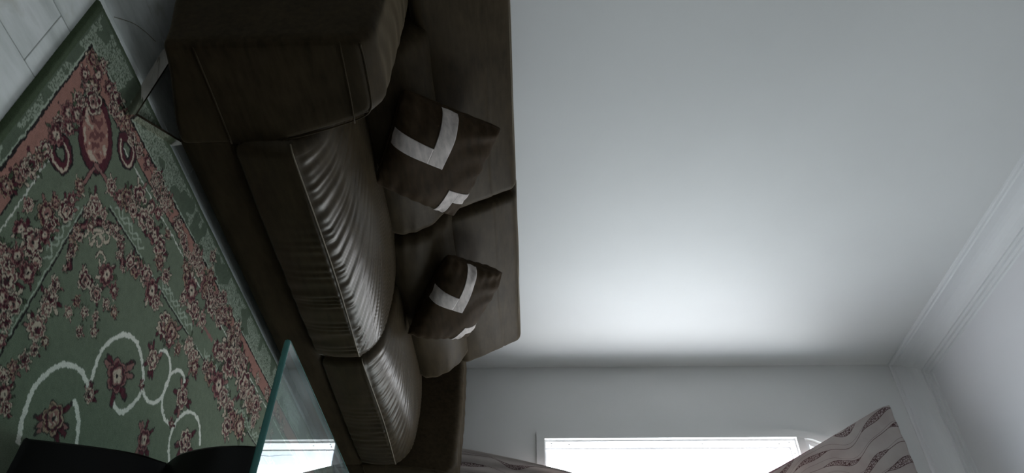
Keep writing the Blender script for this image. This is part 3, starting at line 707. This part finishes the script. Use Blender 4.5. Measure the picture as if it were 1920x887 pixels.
def flower(a, b, r, seed, kind=0):
    sl = window(a, b, r*1.7)
    if A[sl].size == 0: return
    g = np.random.default_rng(seed); x, y = A[sl]-a, B[sl]-b; R = np.hypot(x, y); th = np.arctan2(y, x)+g.uniform(0, 6.28)
    n = int(g.integers(6, 9)); pr = r*(0.74+0.26*np.abs(np.cos(n*th/2)))
    edge_c, fill_c, core = [(CREAM, ROSE, MAROON), (ROSE, MAROON, CREAM), (CREAM, MAROON, ROSE), (TAN, MAROON, ROSE), (CREAM, MAROON*0.5+ROSE*0.5, MAROON)][int(g.integers(0, 5))]
    for q in range(9 if kind else 5):                # small leaves around the bloom
        an = g.uniform(0, 6.28); d = r*g.uniform(0.9, 1.2); lx, ly = x-math.cos(an)*d, y-math.sin(an)*d
        u, v = lx*math.cos(an)+ly*math.sin(an), -lx*math.sin(an)+ly*math.cos(an)
        e = (u/(r*(0.62 if kind else 0.40)))**2+(v/(r*(0.19 if kind else 0.15)))**2
        put(sl, e < 1.7, DK, 0.85); put(sl, e < 0.9, [MAROON, OLIVE, CREAM, ROSE][int(g.integers(0, 4))] if not kind else [MAROON, ROSE, MAROON][q % 3])
    put(sl, R < pr*1.10, DK, 0.85); H_[sl] = np.where(np.abs(R-pr*1.05) < 0.004, -0.0012, H_[sl])
    mot = fbm(A_[sl], B_[sl], 110, seed % 50+60, 2)
    put(sl, R < pr, edge_c); put(sl, (R < pr*0.86) & (R < pr*(0.55+0.6*mot)), fill_c)
    put(sl, (R < pr*0.96) & (np.abs(np.cos(n*th/2)) < 0.16) & (R > r*0.3), DK, 0.8)
    p2 = r*(0.42+0.16*np.abs(np.cos((n-2)*th/2+0.7)))
    put(sl, R < p2*1.14, DK, 0.8); put(sl, R < p2, edge_c); put(sl, R < p2*0.78, core); put(sl, (R < p2*0.75) & (mot > 0.58), CREAM)
    put(sl, R < r*0.13, DK)
    put(sl, (R < pr*0.95) & (mot < 0.33), DK, 0.6)
def stroke(pts, wdt, col, edge=None, rag=0.0):
    P = spline(pts, 60)
    lo, hi = P.min(0)-wdt*2-0.01, P.max(0)+wdt*2+0.01
    i0, i1 = np.searchsorted(ga, (lo[0], hi[0])); j0, j1 = np.searchsorted(gb, (lo[1], hi[1])); sl = (slice(i0, i1), slice(j0, j1))
    x, y = A[sl], B[sl]; D = np.full(x.shape, 9.0)
    for p, q in zip(P[:-1], P[1:]):
        d = q-p; t = np.clip(((x-p[0])*d[0]+(y-p[1])*d[1])/(d@d+1e-12), 0, 1); D = np.minimum(D, np.hypot(x-p[0]-t*d[0], y-p[1]-t*d[1]))
    if edge is not None: put(sl, D < wdt*1.5, edge)
    put(sl, D < wdt, col); return sl, D
gj = np.random.default_rng(12)
# corner medallion on the diagonal
ca, cb, cr = 0.254, 0.250, 0.066
sl = window(ca, cb, 0.16); u = ((A-ca)+(B-cb))[sl]/math.sqrt(2); v = (A-B-(ca-cb))[sl]/math.sqrt(2)
rr = np.hypot(u/0.075, v/(0.052-0.12*np.clip(-u, -0.05, 0.1)*0.4)); put(sl, rr < 1.28, DK); put(sl, rr < 1.22, MAROON); put(sl, rr < 0.92, PINK)
mot = fbm(A_[sl], B_[sl], 60, 77, 2); put(sl, (rr < 0.88) & (mot > 0.58), CREAM, 0.9); put(sl, (rr < 0.88) & (mot < 0.36), MAROON, 0.7)
for l in RINGS: stroke(l+[l[0]], 0.010, MAROON, DK)
for l in RINGS: stroke([(x+0.004, y+0.004) for x, y in l], 0.003, CREAM)
ARCH = ARCH[1:-1]
stroke(ARCH, 0.0075, MAROON, DK); stroke(ARCH, 0.003, ROSE); stroke([(a+0.012, b+0.012) for a, b in ARCH[2:-2]], 0.003, CREAM)
for a, b in ((0.40, 0.44), (0.44, 0.40), (0.425, 0.425), (0.46, 0.45)):
    stroke([(a-0.02, b+0.01), (a-0.01, b-0.012), (a+0.012, b-0.008), (a+0.008, b+0.012), (a-0.004, b+0.006)], 0.003, CREAM, DK)
stroke([(0.305, 0.300), (0.30, 0.35), (0.305, 0.40)], 0.0045, ROSE, DK); stroke([(0.300, 0.305), (0.35, 0.30), (0.40, 0.305)], 0.0045, ROSE, DK)
for s_, l in enumerate(SCROLLS): stroke(l, 0.0060 if s_ < 3 else 0.0052, WHITE)
for k in range(26):                              # small blooms worked over the arch band
    p_ = spline(ARCH, 26)[k]; flower(p_[0]+gj.uniform(-0.012, 0.012), p_[1]+gj.uniform(-0.012, 0.012), gj.uniform(0.007, 0.013), 900+k)
for k, (a, b, r) in enumerate(ROSES): flower(a, b, r*0.98, 100+k)
for k, (a, b, r) in enumerate(BIG): flower(a, b, r*0.62, 400+k, 1)
# more sprays where the field runs on past what the flowers above fill
gg = np.random.default_rng(5)
for k in range(70):
    t = gg.uniform(0.5, 1.8); b = gg.choice([gg.uniform(0.135, 0.175), gg.uniform(0.21, 0.29)]); flower(t, b, gg.uniform(0.012, 0.024), 600+k) if b < 0.18 or t > 1.32 else None
for k in range(60):
    t = gg.uniform(0.62, 2.0); a = gg.choice([gg.uniform(0.128, 0.165), gg.uniform(0.21, 0.30)]); flower(a, t, gg.uniform(0.012, 0.026), 700+k)
C_ = np.clip(C_, 0, 1)
# the second half of the rug mirrors the first
gb = np.r_[gb, 2*gb[-1]-gb[-2::-1]]; C_ = np.concatenate([C_, C_[:, -2::-1]], 1); H_ = np.concatenate([H_, H_[:, -2::-1]], 1)
A_, B_ = np.meshgrid(ga, gb, indexing='ij')
# rolled binding at the outer edges, slight unevenness of the pile
ed = np.minimum(A_-RA0, np.minimum(B_, gb[-1]-B_)); roll = np.sqrt(np.clip(1-(1-np.clip(ed/0.012, 0, 1))**2, 0, 1))
Zr = 0.0005+0.0115*roll+H_+(fbm(A_, B_, 5, 3, 2)-0.5)*0.002+(fbm(A_, B_, 200, 4, 1)-0.5)*0.0008
Vr = np.stack([A_+0.76, 1.53-B_, Zr], -1).reshape(-1, 3)
na, nb = len(ga), len(gb); ii, jj = np.meshgrid(np.arange(na-1), np.arange(nb-1), indexing='ij'); q0 = (ii*nb+jj).ravel()
Fr = np.stack([q0, q0+1, q0+nb+1, q0+nb], 1)
me = bpy.data.meshes.new('rug'); me.vertices.add(len(Vr)); me.vertices.foreach_set('co', Vr.astype(np.float32).ravel())
me.loops.add(Fr.size); me.loops.foreach_set('vertex_index', Fr.ravel().astype(np.int32)); me.polygons.add(len(Fr))
me.polygons.foreach_set('loop_start', np.arange(0, Fr.size, 4, dtype=np.int32)); me.update(calc_edges=True)
ca_ = me.color_attributes.new('pattern', 'FLOAT_COLOR', 'POINT'); ca_.data.foreach_set('color', np.concatenate([C_.reshape(-1, 3), np.ones((len(Vr), 1))], 1).astype(np.float32).ravel())
if me.polygons[0].normal.z < 0: me.flip_normals()
rug = link('rug', me, M['rug']); rug.location = (0, 0, 0)
tag(rug, 'green floral rug with maroon roses and white scrolls on the marble floor', 'rug')

# ------------------------------------------------------------------ curtain
LE = [(3.00, 2.085), (2.965, 2.075), (2.62, 1.885), (2.26, 1.686), (1.98, 1.54), (1.80, 1.46), (1.66, 1.455), (1.50, 1.52), (1.22, 1.69), (0.92, 1.765), (0.62, 1.83), (0.30, 1.865), (0.12, 1.87)]
RE = [(3.00, 0.92), (2.6, 1.0), (2.26, 1.12), (1.98, 1.24), (1.74, 1.30), (1.50, 1.28), (1.22, 1.22), (0.62, 1.17), (0.12, 1.15)]
nu, nv = 150, 330; zz = np.linspace(3.0, 0.12, nv); uu = np.linspace(0, 1, nu)
def ev(T, z):
    T = sorted(T); zs = np.array([t[0] for t in T]); ys = np.array([t[1] for t in T])
    y = np.interp(z, zs, ys); k = np.ones(15)/15; return np.convolve(np.pad(y, 7, mode='edge'), k, 'valid')
yl, yr = ev(LE, zz), ev(RE, zz)
U, Zg = np.meshgrid(uu, zz, indexing='ij'); YL, YR = np.broadcast_to(yl, U.shape), np.broadcast_to(yr, U.shape)
wid = YL-YR
Yg = YL-U*wid
pinch = np.exp(-((Zg-1.74)/0.28)**2)
fold = np.sin(U*2*np.pi*5.5+0.8+0.5*np.sin(Zg*2.2))*(0.003+0.004*smooth01(3.0-Zg, 0.1, 0.8)+0.022*pinch)*smooth01(U, 0.0, 0.22)
fold = fold+np.sin(U*2*np.pi*11+Zg*3)*0.004*smooth01(3.0-Zg, 0.1, 0.9)
Ztop = Zg+0.035*U*smooth01(Zg, 2.5, 3.0)+0.002*np.sin(U*70)*smooth01(Zg, 2.93, 3.0)
Xg = XW-0.085+fold*-1.0+0.02*pinch
Xg = np.minimum(Xg, XW-0.03)
Vc = np.stack([Xg, Yg, Ztop], -1).reshape(-1, 3)
ii, jj = np.meshgrid(np.arange(nu-1), np.arange(nv-1), indexing='ij'); q0 = (ii*nv+jj).ravel()
Fc = np.stack([q0, q0+1, q0+nv+1, q0+nv], 1)
me = bpy.data.meshes.new('fabric'); me.from_pydata(Vc.tolist(), [], Fc.tolist()); me.update()
uvl = me.uv_layers.new(name='cloth'); uvv = np.stack([U*1.2, 3.0-Zg], -1).reshape(-1, 2); vi = np.zeros(len(me.loops), dtype=np.int32); me.loops.foreach_get('vertex_index', vi)
uvl.data.foreach_set('uv', uvv[vi].astype(np.float32).ravel())
curtain = empty('curtain', (XW-0.085, 1.5, 0.12))
tag(curtain, 'beige curtain printed with brown mosaic waves, drawn in at the waist beside the window', 'curtain')
fb = link('fabric', me, M['curtain']); adopt(fb, curtain)
sd = fb.modifiers.new('cloth_thickness', 'SOLIDIFY'); sd.thickness = 0.0015; sd.offset = 0
kz = np.linspace(2.98, 0.12, 120); ky = np.interp(kz, zz[::-1], yl[::-1]); kx = XW-0.085
hem_w = 0.018*np.exp(-((kz-2.05)/0.32)**2)+0.003
Vh = [(kx+0.004, y-0.01, z) for y, z in zip(ky, kz)]+[(kx+0.010, y+h, z) for y, z, h in zip(ky, kz, hem_w)]
hm = from_py('lining', Vh, [(i, i+1, 121+i, 120+i) for i in range(119)], M['hem']); adopt(hm, curtain)
hs = hm.modifiers.new('cloth_thickness', 'SOLIDIFY'); hs.thickness = 0.0012
rail = empty('curtain_rail', (XW, 1.3, 3.02)); tag(rail, 'slim white curtain rail fixed to the wall above the arched window', 'curtain rail')
adopt(box('track', (XW-0.066, 0.18, 2.925), (XW-0.046, 2.04, 2.945), M['aluminium'], None, 0.003), rail)
for y in (0.35, 1.2, 1.95): adopt(box('bracket', (XW-0.05, y-0.012, 2.928), (XW+0.002, y+0.012, 2.942), M['aluminium'], None, 0.002), rail)
